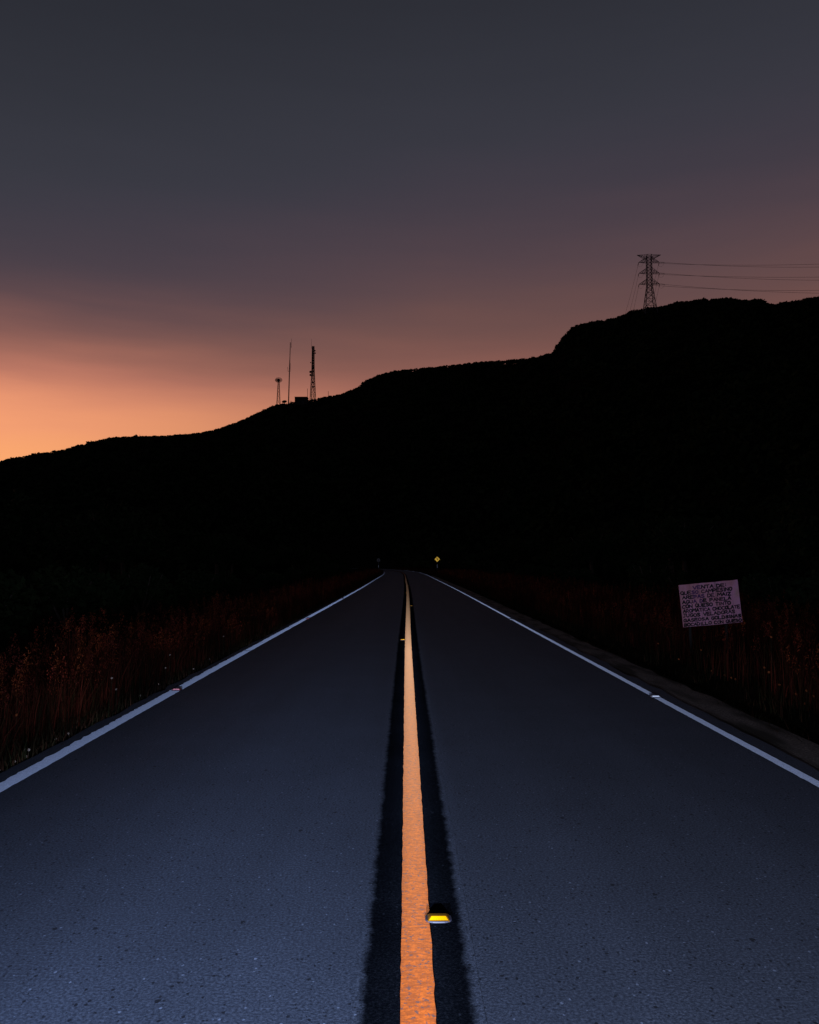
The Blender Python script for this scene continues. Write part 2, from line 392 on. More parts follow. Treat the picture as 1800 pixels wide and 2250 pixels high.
# ------------------------------------------------------------------ road studs
BODY_Y = material('amber_plastic', (0.085, 0.034, 0.001), 0.4, 0, 0.15)[0]
BODY_W = material('grey_plastic', (0.30, 0.30, 0.33), 0.4, 0, 0.5)[0]
BODY_R = material('dark_red_plastic', (0.22, 0.03, 0.03), 0.4, 0, 0.5)[0]
FLANGE = material('stud_flange', (0.02, 0.018, 0.026), 0.5, 0, 0.2)[0]
def lensmat(name, c, metal=0.35):
    m, t, b = material(name, c, 0.28, metal, 0.2 if metal else 0.0)
    p = t.new('ShaderNodeTexCoord').outputs['Object']
    ck = t.new('ShaderNodeTexChecker'); ck.inputs['Scale'].default_value = 260; t.l.new(p, ck.inputs[0])
    ck.inputs[1].default_value = (*c, 1); ck.inputs[2].default_value = (*[v*0.78 for v in c], 1)
    t.l.new(ck.outputs[0], b.inputs['Base Color'])
    nz = t.new('ShaderNodeCombineXYZ'); nz.inputs[1].default_value = -math.cos(R(16)); nz.inputs[2].default_value = math.sin(R(16))
    t.l.new(nz.outputs[0], b.inputs['Normal']); b.inputs['Roughness'].default_value = 0.45     # prisms face the traffic
    return m
LENS_Y = lensmat('amber_lens', (0.30, 0.118, 0.0004), 0.0); LENS_W = lensmat('white_lens', (0.95, 0.95, 0.98), 0.6); LENS_R = lensmat('red_lens', (1.0, 0.34, 0.36), 0.6)
def stud_meshes(body, lens, s):
    # flange: a low rounded plate
    bm = bmesh.new(); w, l = 0.068*s, 0.050*s
    pts = []
    for i in range(24):
        t = 2*math.pi*i/24; c, sn = math.cos(t), math.sin(t)
        pts.append((w*math.copysign(abs(c)**0.6, c), l*math.copysign(abs(sn)**0.7, sn)))
    lo = [bm.verts.new((x, y, 0.0)) for x, y in pts]; hi = [bm.verts.new((x*0.95, y*0.95, 0.006*s)) for x, y in pts]
    bm.faces.new(hi)
    for i in range(24): bm.faces.new((lo[i], lo[(i+1) % 24], hi[(i+1) % 24], hi[i]))
    f = bpy.data.meshes.new('flange'); bm.to_mesh(f); bm.free(); f.materials.append(FLANGE)
    # body: truncated wedge with sloping faces front and back
    bm = bmesh.new()
    def ring(x, y0, y1, z): return [bm.verts.new(q) for q in ((-x, y0, z), (x, y0, z), (x, y1, z), (-x, y1, z))]
    a = ring(0.056*s, -0.042*s, 0.042*s, 0.004*s); b = ring(0.054*s, -0.038*s, 0.038*s, 0.008*s); c = ring(0.041*s, -0.015*s, 0.015*s, 0.021*s)
    for p, q in ((a, b), (b, c)):
        for i in range(4): bm.faces.new((p[i], p[(i+1) % 4], q[(i+1) % 4], q[i]))
    bm.faces.new(c)
    bmesh.ops.bevel(bm, geom=list(bm.edges), offset=0.002*s, segments=2, affect='EDGES')
    g = bpy.data.meshes.new('body'); bm.to_mesh(g); bm.free(); g.materials.append(body)
    # lens: a trapezoid set proud of the front slope
    n = Vector((0, -0.013, 0.023)).normalized()*0.0012*s
    P = [Vector(q)*s for q in ((-0.047, -0.0362, 0.0092), (0.047, -0.0362, 0.0092), (0.035, -0.0165, 0.0198), (-0.035, -0.0165, 0.0198))]
    vs = [p + n for p in P] + [p - n for p in P]
    h = mesh('lens', vs, [(0, 1, 2, 3), (0, 4, 5, 1), (1, 5, 6, 2), (2, 6, 7, 3), (3, 7, 4, 0)], lens)
    return f, g, h
SM = {'y': stud_meshes(BODY_Y, LENS_Y, 0.94), 'r': stud_meshes(BODY_R, LENS_R, 1.0), 'w': stud_meshes(BODY_W, LENS_W, 1.0)}
def ground_hit(px, py, z=0.012):
    v = CAM_M @ Vector(((px - 900)/F, -(py - 1125)/F, -1.0)); k = (z - EYE)/v.z
    return v.x*k, v.y*k
def stud(kind, px, py, label, group):
    x, y = ground_hit(px, py)
    e = empty('road_stud', (x, y, 0.0075)); tag(e, label, 'road stud', group)
    for nm, me in zip(('flange', 'body', 'lens'), SM[kind]): link(nm, me, e)
gc = 'amber studs along the centre line'
CL = [(963.5, 2017, 'large amber reflective road stud nearest the camera, right of the orange line'),
      (884.9, 1406, 'bright amber road stud left of the orange line, first on that side'),
      (904.3, 1331.4, 'small amber road stud right of the line, second on that side'),
      (892.7, 1302.8, 'tiny amber road stud left of the line, second on that side'),
      (897.5, 1286, 'faint amber road stud right of the line, third on that side'),
      (889.9, 1277, 'faintest amber road stud left of the line near the far bend')]
for px, py, lb in CL: stud('y', px, py, lb, gc)
gl = 'red studs along the left edge line'
nth = ['first', 'second', 'third', 'fourth', 'fifth', 'sixth', 'seventh']
for i, (y, x) in enumerate([(388.3, 1515.8), (676, 1360), (752, 1315), (787, 1294), (809.9, 1281.4), (823, 1274.7), (838.4, 1264.3)]):
    stud('r', y, x, f'red lit road stud on the left white edge line, {nth[i]} from the camera', gl)
gr = 'white studs along the right edge line'
for i, (y, x) in enumerate([(1440, 1531), (1124, 1362)]):
    stud('w', y, x, f'white lit road stud on the right white edge line, {nth[i]} from the camera', gr)

# ------------------------------------------------------------------ far road signs
def retro(name, c, rough):
    m, t, b = material(name, c, rough, 1.0, 0.5)
    return m
SHEET_Y = retro('yellow_sheeting', (1.0, 0.50, 0.05), 0.165)
SIGN_BACK = material('sign_back', (0.42, 0.43, 0.42), 0.6)[0]
BLACK = material('sign_black', (0.008, 0.007, 0.006), 0.6)[0]
POST_W = material('white_post', (0.9, 0.9, 0.92), 0.3, 0.5)[0]
POST_D = material('grey_post', (0.16, 0.16, 0.17), 0.6)[0]
sd = 145.0
c = at(960.9, 1228.8, sd); gz = float(ground_z(c.x, c.y))
e = empty('warning_sign', (c.x, c.y, gz)); tag(e, 'yellow diamond road sign with black winding arrow on a thin post', 'road sign')
e.rotation_euler = (0, 0, math.atan2(c.x, c.y)*-1)
h = c.z - gz; s = 0.475
m = MB(); m.add([(0, -.03, h + s), (s, -.03, h), (0, -.03, h - s), (-s, -.03, h), (0, -.012, h + s), (s, -.012, h), (0, -.012, h - s), (-s, -.012, h)],
                [(3, 2, 1, 0), (4, 5, 6, 7), (0, 1, 5, 4), (1, 2, 6, 5), (2, 3, 7, 6), (3, 0, 4, 7)])
panel = m.build('panel', SHEET_Y, e)
m = MB()
arrow = [(0.085, -0.20), (0.10, -0.06), (0.03, 0.02), (-0.06, 0.10), (-0.07, 0.17)]
for (a, b), (a2, b2) in zip(arrow, arrow[1:]): m.bar((a, -.034, h + b), (a2, -.034, h + b2), 0.062, n=6)
m.add([(-.17, -.05, h + .13), (.03, -.05, h + .13), (-.09, -.05, h + .27), (-.17, -.034, h + .13), (.03, -.034, h + .13), (-.09, -.034, h + .27)], [(0, 1, 2), (3, 5, 4), (0, 3, 4, 1), (1, 4, 5, 2), (2, 5, 3, 0)])
m.build('arrow', BLACK, panel)
m = MB(); m.box((-.035, -.012, 0.0), (.035, .05, h + 0.3)); m.build('post', POST_D, e)
m = MB(); m.box((-.04, -.016, 0.75), (.04, .054, 1.35)); m.build('reflective_sleeve', POST_W, e)
sd = 142.0
c = at(831.8, 1230.9, sd); gz = float(ground_z(c.x, c.y))
e = empty('round_sign', (c.x, c.y, gz), (0, 0, math.atan2(c.x, c.y)*-1)); tag(e, 'small dark round road sign seen from its grey back', 'road sign')
h = c.z - gz
m = MB(); m.disc((0, .04, h), (0, 1, 0), 0.31, 0.01, 28); m.build('panel', SIGN_BACK, e)
m = MB(); m.box((-.16, -.004, h - .12), (.16, .035, h - .08)); m.box((-.16, -.004, h + .08), (.16, .035, h + .12)); m.build('bracket', POST_D, e)
m = MB(); m.box((-.03, -.03, 0), (.03, -.006, h + .2)); m.build('post', POST_D, e)
m = MB(); m.box((-.036, -.036, 0.93), (.036, -.002, 1.32)); m.build('reflective_sleeve', POST_W, e)

# ------------------------------------------------------------------ hand painted board
FONT = {
 'A': [[(0,0),(.5,1),(1,0)],[(.2,.38),(.8,.38)]], 'B': [[(0,0),(0,1),(.7,.95),(.8,.75),(.6,.55),(0,.52)],[(.6,.55),(.95,.35),(.85,.06),(0,0)]],
 'C': [[(.95,.85),(.6,1),(.2,.9),(0,.5),(.15,.12),(.55,0),(.95,.12)]], 'D': [[(0,0),(0,1),(.6,.92),(.95,.55),(.75,.12),(0,0)]],
 'E': [[(.9,1),(0,1),(0,0),(.95,0)],[(0,.52),(.75,.54)]], 'G': [[(.95,.85),(.55,1),(.15,.88),(0,.45),(.2,.08),(.6,0),(.95,.2),(.95,.45),(.55,.45)]],
 'H': [[(0,0),(0,1)],[(.95,0),(.95,1)],[(0,.5),(.95,.52)]], 'I': [[(.5,0),(.5,1)]], 'J': [[(.2,1),(1,1)],[(.65,1),(.65,.2),(.4,0),(.05,.12)]],
 'L': [[(0,1),(0,0),(.9,0)]], 'M': [[(0,0),(.08,1),(.5,.4),(.92,1),(1,0)]], 'N': [[(0,0),(0,1),(.95,0),(.95,1)]],
 'O': [[(.5,1),(.12,.85),(0,.45),(.2,.08),(.55,0),(.9,.2),(1,.6),(.8,.92),(.5,1)]], 'P': [[(0,0),(0,1),(.75,.95),(.9,.7),(.7,.48),(0,.45)]],
 'Q': [[(.5,1),(.12,.85),(0,.45),(.2,.08),(.55,0),(.9,.2),(1,.6),(.8,.92),(.5,1)],[(.55,.3),(1.05,-.12)]], 'R': [[(0,0),(0,1),(.75,.95),(.88,.72),(.65,.5),(0,.47)],[(.45,.48),(.95,0)]],
 'S': [[(.92,.88),(.5,1),(.1,.82),(.25,.58),(.75,.45),(.92,.2),(.5,0),(.03,.12)]], 'T': [[(0,1),(1,1)],[(.5,1),(.5,0)]], 'U': [[(0,1),(.05,.2),(.45,0),(.88,.18),(.95,1)]],
 'V': [[(0,1),(.5,0),(1,1)]], 'Z': [[(.05,1),(.95,1),(0,0),(.98,0)]], ':': [[(.4,.72),(.55,.72)],[(.4,.25),(.55,.25)]]}
INK = material('black_paint', (0.006, 0.005, 0.007), 0.7)[0]
INK_P = material('faded_purple_paint', (0.10, 0.018, 0.13), 0.6)[0]
INK_R = material('faded_maroon_paint', (0.075, 0.015, 0.035), 0.6)[0]
def boardmat():
    m, t, b = material('board_pink_white', rough=0.6, spec=0.3)
    p = t.new('ShaderNodeTexCoord').outputs['Object']
    n = t.noise(t.mapping(p, (1.2, 1, 0.7)), 2.6, 4, 0.6); n2 = t.noise(p, 60, 3)
    c = t.ramp(n, [(0.28, (0.62, 0.22, 0.23)), (0.45, (0.80, 0.32, 0.38)), (0.58, (0.90, 0.38, 0.56)), (0.75, (0.74, 0.36, 0.34))])
    c = t.mix(t.mr(n2, 0.4, 0.8, 0, 0.35), c, (0.42, 0.22, 0.26))
    st = t.noise(t.mapping(p, (9, 1, 0.5)), 1.5, 3)
    c = t.mix(t.mr(st, 0.52, 0.72, 0, 0.55), c, (0.36, 0.15, 0.16))
    t.l.new(c, b.inputs['Base Color']); return m
BOARD = boardmat()
POST_OLD = material('weathered_stake', (0.02, 0.016, 0.013), 0.9)[0]
bd = 16.3
c = at(1561.5, 1326, bd); gz = float(ground_z(c.x, c.y))
e = empty('menu_board', (c.x, c.y, gz), (0, 0, -0.06)); tag(e, 'tilted hand-painted pinkish board listing food for sale in the right verge', 'board')
sc = bd/F; BW, BH = 131*sc*0.925, 95*sc*0.915
m = MB(); nseg = 8
for i in range(nseg + 1):
    for j in (0, 1):
        x = BW*(i/nseg - .5); bow = 0.012*math.cos(math.pi*(i/nseg - .5))
        zz = BH*(j - .5) + random.uniform(-.004, .004)
        m.v += [Vector((x, -bow, zz)), Vector((x, -bow + 0.014, zz))]
for i in range(nseg):
    a = 4*i; m.f += [(a, a+4, a+6, a+2), (a+1, a+3, a+7, a+5), (a, a+1, a+5, a+4), (a+2, a+6, a+7, a+3)]
m.f += [(0, 2, 3, 1), (4*nseg, 4*nseg+1, 4*nseg+3, 4*nseg+2)]
panel = m.build('panel', BOARD, e); panel.location = (0, 0, c.z - gz); panel.rotation_euler = (0, R(-5.2), R(2))
# rows: text, left, right, baseline, cap height in board-relative units (x 0..1 from left edge, y 0..1 from the top)
ROWS = [('VENTA DE:', .235, .80), ('QUESO CAMPESINO', .02, .885), ('AREPAS DE MAIZ', .04, .855), ('AGUA DE PANELA', .03, .85), ('CON QUESO TINTO', .02, .835),
        ('AROMATICA CHOCOLATE', .025, .985), ('JUGOS VELADORAS', .015, .89), ('GASEOSA GOLDSINAS', .02, .985), ('BOCADILLO CON QUESO', .02, .985)]
ROWS = [(t_, a_, b_, .132 + .1065*i_, .085 if i_ < 7 else .078, 0) for i_, (t_, a_, b_) in enumerate(ROWS)]
rl = random.Random(3)
WID = {'I': .35, 'M': 1.15, ':': .4, 'J': .85, ' ': .55}
for text, x0, x1, yb, ch, _ in ROWS:
    adv = sum(WID.get(k, .9) for k in text) + .22*(len(text) - 1); u = (x1 - x0)*BW/adv
    x = x0*BW - BW/2
    for i, k in enumerate(text):
        wd = WID.get(k, .9)*u
        if k != ' ':
            hh = ch*BH*.86*rl.uniform(.92, 1.06); dz = BH/2 - yb*BH + rl.uniform(-.05, .05)*hh; sl = rl.uniform(-.06, .12)
            frac = (x + BW/2)/BW
            key = 'k'
            if .2 < frac < .42 and .1 < yb < .55 and rl.random() < .75: key = 'p'
            elif rl.random() < .16: key = 'r'
            tw = rl.uniform(.0082, .0112); lm = MB()
            for pi_, pl in enumerate(FONT[k]):
                if k == ':' and pi_: lm.build('letter', INK, panel); lm = MB()
                pts = [(x + (px + sl*py)*wd + rl.uniform(-.04, .04)*wd, dz + py*hh + rl.uniform(-.03, .03)*hh) for px, py in pl]
                for (a, b), (a2, b2) in zip(pts, pts[1:]):
                    dx, dy = a2 - a, b2 - b; L = math.hypot(dx, dy) or 1; ex, ey = dx/L*tw*.6, dy/L*tw*.6; nx_, ny_ = -dy/L*tw, dx/L*tw
                    def q(aa, bb):
                        xx = max(min(aa, BW/2 - .004), -BW/2 + .004); zz = max(min(bb, BH/2 - .004), -BH/2 + .004)
                        return (xx, -0.012*math.cos(math.pi*xx/BW) - 0.0022, zz)
                    lm.add([q(a - ex + nx_, b - ey + ny_), q(a - ex - nx_, b - ey - ny_), q(a2 + ex - nx_, b2 + ey - ny_), q(a2 + ex + nx_, b2 + ey + ny_)], [(0, 1, 2, 3)])
            lm.build('letter', {'k': INK, 'p': INK_P, 'r': INK_R}[key], panel)
        x += wd + .22*u
for sx in (-.36, .30):
    m = MB(); m.bar((sx, .04, -0.15), (sx - .03, .035, c.z - gz + .25), 0.028, 0.024, 7); m.build('post', POST_OLD, e)

# ------------------------------------------------------------------ verge grass
def field(x, y, f):
    return .5 + .5*np.sin(x*1.9*f + 1.3*np.sin(y*.63*f) + .7)*np.sin(y*.87*f + 1.1*np.sin(x*1.1*f + 2))
def blades(xy, hmin, hmax, wid, lean, tones):
    n = len(xy); x, y = xy[:, 0], xy[:, 1]; z = ground_z(x, y) - 0.03
    h = rng.uniform(hmin, hmax, n)*(.72 + .5*field(x, y, 1.0))*(.9 + .25*field(x, y, 3.1)); a = rng.uniform(0, 2*np.pi, n); ww = wid*rng.uniform(.6, 1.3, n)*(1 + y/40)
    la = rng.uniform(0, 2*np.pi, n); l = np.abs(rng.normal(0, lean, n))*h
    ox, oy = np.cos(a)*ww, np.sin(a)*ww; lx, ly = np.cos(la)*l, np.sin(la)*l
    P = lambda fx, fz, s: np.stack([x + lx*fx + ox*s, y + ly*fx + oy*s, z + h*fz], 1)
    V = np.stack([P(0, 0, -1), P(0, 0, 1), P(.3, .55, -.8), P(.3, .55, .8), P(1, 1, 0)], 1).reshape(-1, 3)
    b = (np.arange(n)*5)[:, None]
    T = np.concatenate([b + [0, 1, 3], b + [0, 3, 2], b + [2, 3, 4]])
    t = tones[rng.integers(0, len(tones), n)]*(rng.uniform(.4, 1.5, n)*(.45 + 1.1*field(x, y, 1.7)**1.5))[:, None]
    Cc = np.repeat(t, 5, 0)
    return V, T, Cc, np.stack([x + lx, y + ly, z + h], 1)
def panicles(tips, L, tones):
    """loose feathery seed heads round the stem tips"""
    k = 32; n = len(tips)
    f = rng.uniform(0, 1, (n, k)); ang_ = rng.uniform(0, 2*np.pi, (n, k)); rad = (0.008 + 0.034*np.sin(np.pi*f))*rng.uniform(.3, 1.2, (n, k))*(L/.22)
    s = (1 + tips[:, 1]/40)[:, None]
    cx_ = tips[:, 0:1] + np.cos(ang_)*rad; cy_ = tips[:, 1:2] + np.sin(ang_)*rad; cz = tips[:, 2:3] + (f - .55)*L
    c3 = np.stack([cx_, cy_, cz], 2).reshape(-1, 3)
    sz = (0.0062*s*rng.uniform(.6, 1.4, (n, k))).reshape(-1, 1)
    d1 = rng.normal(0, 1, (n*k, 3))*np.array([.6, .6, 1.5]); d2 = rng.normal(0, 1, (n*k, 3)); d1 /= np.linalg.norm(d1, axis=1)[:, None]; d2 /= np.linalg.norm(d2, axis=1)[:, None]
    V = np.stack([c3 + d1*sz*1.6, c3 + d2*sz, c3 - d1*sz*1.2], 1).reshape(-1, 3)
    T = np.arange(len(V)).reshape(-1, 3)
    t = np.repeat(tones[rng.integers(0, len(tones), n)]*(rng.uniform(.4, 1.7, n)*(.4 + 1.2*field(tips[:, 0], tips[:, 1], 1.7)**1.5))[:, None], k*3, 0)
    return V, T, t
def scatter(n, u0, u1, y0, y1, power):
    y = y0 + (y1 - y0)*rng.random(n)**power
    u = u0 + (u1 - u0)*rng.random(n)**1.3
    return np.stack([u + cxa(y), y], 1)
G_RED = np.array([(.085, .014, .007), (.06, .014, .006), (.095, .016, .008), (.04, .016, .005), (.02, .013, .004)])
G_GRN = np.array([(.010, .010, .003), (.018, .011, .004), (.030, .011, .005)])
P_RED = np.array([(.17, .027, .012), (.13, .024, .014), (.19, .042, .012)])
def keep(xy, sgn):
    if sgn < 0: return xy
    m_ = (np.abs(xy[:, 0] - 5.75 - (xy[:, 1] - 15.5)*.33) < 1.0) & (xy[:, 1] > 11.0) & (xy[:, 1] < 15.8)   # thin, low growth before the board
    return xy[~(m_ & (rng.random(len(xy)) < .72))]
def verge(name, u_in, u_out, label, hs, near):
    parts = []
    def put(v, t, cc):
        off = sum(len(p[0]) for p in parts); parts.append((v, t + off, cc))
    v, t, cc, _ = blades(keep(scatter(26000, u_in, u_out, near, 110, 2.0), u_in), .10*hs, .38*hs, .0045, .35, G_GRN); put(v, t, cc)
    v, t, cc, _ = blades(keep(scatter(46000, u_in*1.05, u_out, near, 110, 2.0), u_in), .35*hs, .75*hs, .0035, .22, G_RED); put(v, t, cc)
    inner = -3.3 if u_in < 0 else 3.78
    v, t, cc, _ = blades(scatter(5000, inner, u_in*1.12, near, 90, 1.8), .04, .17, .0035, .6, G_GRN); put(v, t, cc)
    v, t, cc, _ = blades(keep(scatter(16000, u_in, u_out, 40, 230, 1.2), u_in), .25*hs, .7*hs, .0035, .25, np.concatenate([G_RED, G_GRN])); put(v, t, cc)
    v, t, cc, tip = blades(keep(scatter(4200, u_in*1.07, u_out, near, 120, 1.9), u_in), .55*hs, .92*hs, .0022, .16, G_RED); put(v, t, cc)
    put(*panicles(tip, .27*hs, P_RED))
    V = np.concatenate([p[0] for p in parts]); T = np.concatenate([p[1] for p in parts]); Cc = np.concatenate([p[2] for p in parts])
    tag(link(name, npmesh(name, V, T, GRASS, 3, Cc)), label, 'grass', kind='stuff')
verge('roadside_grass', -3.34, -5.1, 'tall dry reddish seeding grass along the left side of the road', .84, 4.5)
verge('roadside_grass', 4.42, 9.5, 'dim reddish grass on the bank beyond the right gravel shoulder', .78, 7.0)

# ------------------------------------------------------------------ wildflowers
FL_W = material('pale_petal', (0.50, 0.36, 0.28), 0.8)[0]; FL_O = material('orange_petal', (0.42, 0.10, 0.02), 0.8)[0]
STEM = material('flower_stem', (0.015, 0.018, 0.005), 0.9)[0]
def flower_mesh(mat, s):
    bm = bmesh.new(); bmesh.ops.create_uvsphere(bm, u_segments=8, v_segments=5, radius=0.006*s, matrix=Matrix.Diagonal((1, 1, .7, 1)))
    for i in range(7):
        t = 2*math.pi*i/7; d = Vector((math.cos(t), math.sin(t), .3)); p = Vector((-math.sin(t), math.cos(t), 0))
        q = [bm.verts.new(v) for v in (d*.004*s, d*.014*s + p*.006*s, d*.021*s, d*.014*s - p*.006*s)]; bm.faces.new(q)
    me = bpy.data.meshes.new('flower_head'); bm.to_mesh(me); bm.free(); me.materials.append(mat); return me
FMS = {'w': flower_mesh(FL_W, .68), 'o': flower_mesh(FL_O, .85)}
ms = MB(); ms.bar((0, 0, 0), (0, 0, 1), 0.002, 0.0016, 5); STEMM = mesh('stem', ms.v, ms.f, STEM)
def flower(px, py, kind, u, label, group):
    y = u*F/(px - 892); y = abs(y); z = EYE - (py - 1237)*y/F; x = u
    g = float(ground_z(x, y)); z = max(z, g + .05)
    e = empty('wildflower', (x, y, g)); tag(e, label, 'flower', group)
    link('flower_head', FMS[kind], e, (0, 0, z - g), (R(55), 0, random.uniform(-.5, .5)))
    s = link('stem', STEMM, e); s.scale = (1, 1, z - g)
for px, py in [(164, 1605), (136, 1617), (78, 1640), (70, 1640), (48, 1665), (74, 1661), (16, 1688), (379, 1437), (370, 1465), (430, 1470), (495, 1397), (466, 1446), (254, 1487), (316, 1532), (355, 1500), (264, 1511)]:
    flower(px, py, 'w', -3.36 if py > 1600 else -3.42, 'tiny pale wildflower low in the grass along the left edge of the road', 'pale wildflowers left of the road')
flower(50, 1566, 'o', -3.5, 'tiny orange wildflower in the tall grass at the far left', None)
for px, py in [(1683, 1475), (1673, 1465), (1779, 1527), (1741, 1522), (1759, 1545), (1601, 1500), (1610, 1506), (1586, 1496), (1558, 1483), (1705, 1502), (1764, 1515), (1487, 1469), (1536, 1427), (1690, 1399), (1443, 1413)]:
    flower(px, py, 'o', 4.75, 'tiny orange wildflower in the dark grass bank right of the road', 'orange wildflowers on the right bank')

# ------------------------------------------------------------------ trees and bushes beside the road
def leaf_cloud(n, rad, size, sd, lumps=9, core=True):
    r = np.random.default_rng(sd)
    cs = r.normal(0, 1, (lumps, 3)); cs /= np.linalg.norm(cs, axis=1)[:, None]; cs *= r.uniform(.35, .75, (lumps, 1)); cs[:, 2] = np.abs(cs[:, 2])*.9 - .15
    w_ = r.integers(0, lumps, n)
    d = r.normal(0, 1, (n, 3)); d /= np.linalg.norm(d, axis=1)[:, None]
    p = cs[w_] + d*(r.uniform(.15, 1, (n, 1))**.4)*r.uniform(.28, .45, (lumps, 1))[w_]
    p = p*np.array(rad)
    a = r.normal(0, 1, (n, 3)); a /= np.linalg.norm(a, axis=1)[:, None]; b = np.cross(a, r.normal(0, 1, (n, 3))); b /= np.linalg.norm(b, axis=1)[:, None]
    s = size*r.uniform(.6, 1.4, (n, 1))
    V = np.stack([p - a*s, p + b*s*.5, p + a*s, p - b*s*.5], 1).reshape(-1, 3)
    return V, np.arange(n*4).reshape(-1, 4)
BUSH = [npmesh('crown', *leaf_cloud(2600, (1.6, 1.4, 1.25), .085, 40 + i, 11), LEAF, 4) for i in range(4)]
CROWN = [npmesh('crown', *leaf_cloud(5200, (2.9, 2.7, 2.2), .12, 60 + i, 15), LEAF, 4) for i in range(3)]
def limbs(sd, h):
    r = random.Random(sd); m = MB(); p = Vector((0, 0, -.1)); q = Vector((r.uniform(-.15, .15), r.uniform(-.15, .15), h*.55))
    m.bar(p, q, .16, .11, 8)
    for i in range(5):
        t = 2*math.pi*i/5 + r.uniform(-.4, .4); e1 = q + Vector((math.cos(t)*.9, math.sin(t)*.9, r.uniform(.7, 1.4)))
        m.bar(q, e1, .07, .045, 6); m.bar(e1, e1 + Vector((math.cos(t)*.6, math.sin(t)*.6, .8)), .045, .02, 5)
    return mesh('trunk', m.v, m.f, BARK, True)
def stems(sd):
    r = random.Random(sd); m = MB()
    for i in range(6):
        t = 2*math.pi*i/6 + r.uniform(-.4, .4); m.bar((0, 0, -.1), (math.cos(t)*.7, math.sin(t)*.7, 1.3), .035, .015, 5)
    return mesh('trunk', m.v, m.f, BARK, True)
TRK = [limbs(i, 3.2) for i in range(2)]; STM = stems(1)
def plant(name, x, y, s, crown, trunk, cz, label, cat, group):
    e = empty(name, (x, y, float(ground_z(x, y))), (0, 0, random.uniform(0, 6.28))); e.scale = (s, s, s*random.uniform(.9, 1.1))
    tag(e, label, cat, group); link('crown', crown, e, (0, 0, cz)); link('trunk', trunk, e)
r_ = random.Random(21)
bl = [(-8.2, 13.5), (-8.8, 17), (-8.4, 21), (-8.6, 26), (-7.9, 31.5), (-8.4, 38), (-7.6, 46), (-7.8, 55), (-7.4, 66), (-7.6, 80), (-8.0, 97), (-9.5, 118), (-13, 140)]
for i, (x, y) in enumerate(bl):
    plant('roadside_bush', x + r_.uniform(-.4, .4), y, r_.uniform(.75, 1.15), BUSH[i % 4], STM, .75, 'dark leafy bush in the unlit thicket behind the left roadside grass', 'bush', 'bushes behind the left grass')
tl = [(-13, 21), (-14.5, 28), (-12.5, 35), (-15, 44), (-12.5, 55), (-14, 68), (-12, 84), (-15, 104), (-18, 130), (-25, 155)]
for i, (x, y) in enumerate(tl):
    plant('roadside_tree', x + r_.uniform(-.6, .6), y, r_.uniform(.8, 1.1), CROWN[i % 3], TRK[i % 2], 2.6, 'black-green tree lost in the dark behind the left roadside bushes', 'tree', 'trees behind the left bushes')
br = [(10.8, 19.5), (11.4, 24.5), (10.2, 31), (11, 38), (10, 47), (10.6, 58), (10, 70), (10.3, 86), (10, 106), (9.2, 128), (8, 160)]
for i, (x, y) in enumerate(br):
    plant('roadside_bush', x + r_.uniform(-.4, .4), y, r_.uniform(.75, 1.15), BUSH[(i + 1) % 4], STM, .75, 'dark leafy bush in the unlit thicket behind the right grass bank', 'bush', 'bushes behind the right bank')
tr = [(14.5, 24), (16, 31), (14, 40), (16.5, 50), (14.5, 63), (16, 78), (14, 97), (13, 125), (9, 175)]
for i, (x, y) in enumerate(tr):
    plant('roadside_tree', x + r_.uniform(-.6, .6), y, r_.uniform(.85, 1.25), CROWN[(i + 1) % 3], TRK[i % 2], 2.6, 'black-green tree lost in the dark behind the right grass bank', 'tree', 'trees behind the right bank')

# ------------------------------------------------------------------ woodland on the hill (one mass) and the tree crowns that show on the skyline
def crown_batch(cen, rad, nleaf, size):
    n = len(cen); m = n*nleaf
    d = rng.normal(0, 1, (m, 3)); d /= np.linalg.norm(d, axis=1)[:, None]; d[:, 2] = np.where(d[:, 2] < -.3, -d[:, 2], d[:, 2])
    rr = np.repeat(rad, nleaf)[:, None]; c_ = np.repeat(cen, nleaf, 0)
    p = c_ + d*rr*(rng.uniform(.1, 1, (m, 1))**.35)*np.array([1, 1, .78])
    a = rng.normal(0, 1, (m, 3)); a /= np.linalg.norm(a, axis=1)[:, None]; b = np.cross(a, rng.normal(0, 1, (m, 3))); b /= np.linalg.norm(b, axis=1)[:, None]
    s = size*rr*rng.uniform(.6, 1.3, (m, 1))
    V = np.stack([p - a*s, p + b*s*.8, p + a*s, p - b*s*.8], 1).reshape(-1, 3)
    return V, np.arange(m*4).reshape(-1, 4)
# skyline belt
n = 2600
th = rng.uniform(-0.60, 0.60, n); D = ridge_d(th) + rng.normal(-4, 9, n)
x, y = np.sin(th)*D, np.cos(th)*D
big = np.where(th > 0.155, rng.uniform(1.2, 3.4, n)*.95, rng.uniform(.8, 2.3, n))
cz = EYE + D*ridge_t(th) - big*np.where(th > .155, .55, .75) - rng.uniform(0, 1.2, n)
cz = np.minimum(cz, hill(x, y) + TREE_H - .2)
V1, T1 = crown_batch(np.stack([x, y, cz], 1), big, 60, .26)
# hill face
n = 8000
th = rng.uniform(-0.66, 0.66, n); D = ridge_d(th)*(0.13 + 0.85*rng.random(n)**.8)
x, y = np.sin(th)*D, np.cos(th)*D; rad = rng.uniform(2.0, 4.2, n)*np.clip(D/220, .55, 1)
ok = (np.abs(x - cxa(y)) > 12) | (y > 300)
x, y, rad = x[ok], y[ok], rad[ok]
V2, T2 = crown_batch(np.stack([x, y, hill(x, y) + .9], 1), rad, 34, .32)
V = np.concatenate([V1, V2]); T = np.concatenate([T1, T2 + len(V1)])
tag(link('hillside_woodland', npmesh('hillside_woodland', V, T, WOOD_FAR, 4)), 'black wooded hillside rising behind the road to the skyline', 'woodland', kind='stuff')
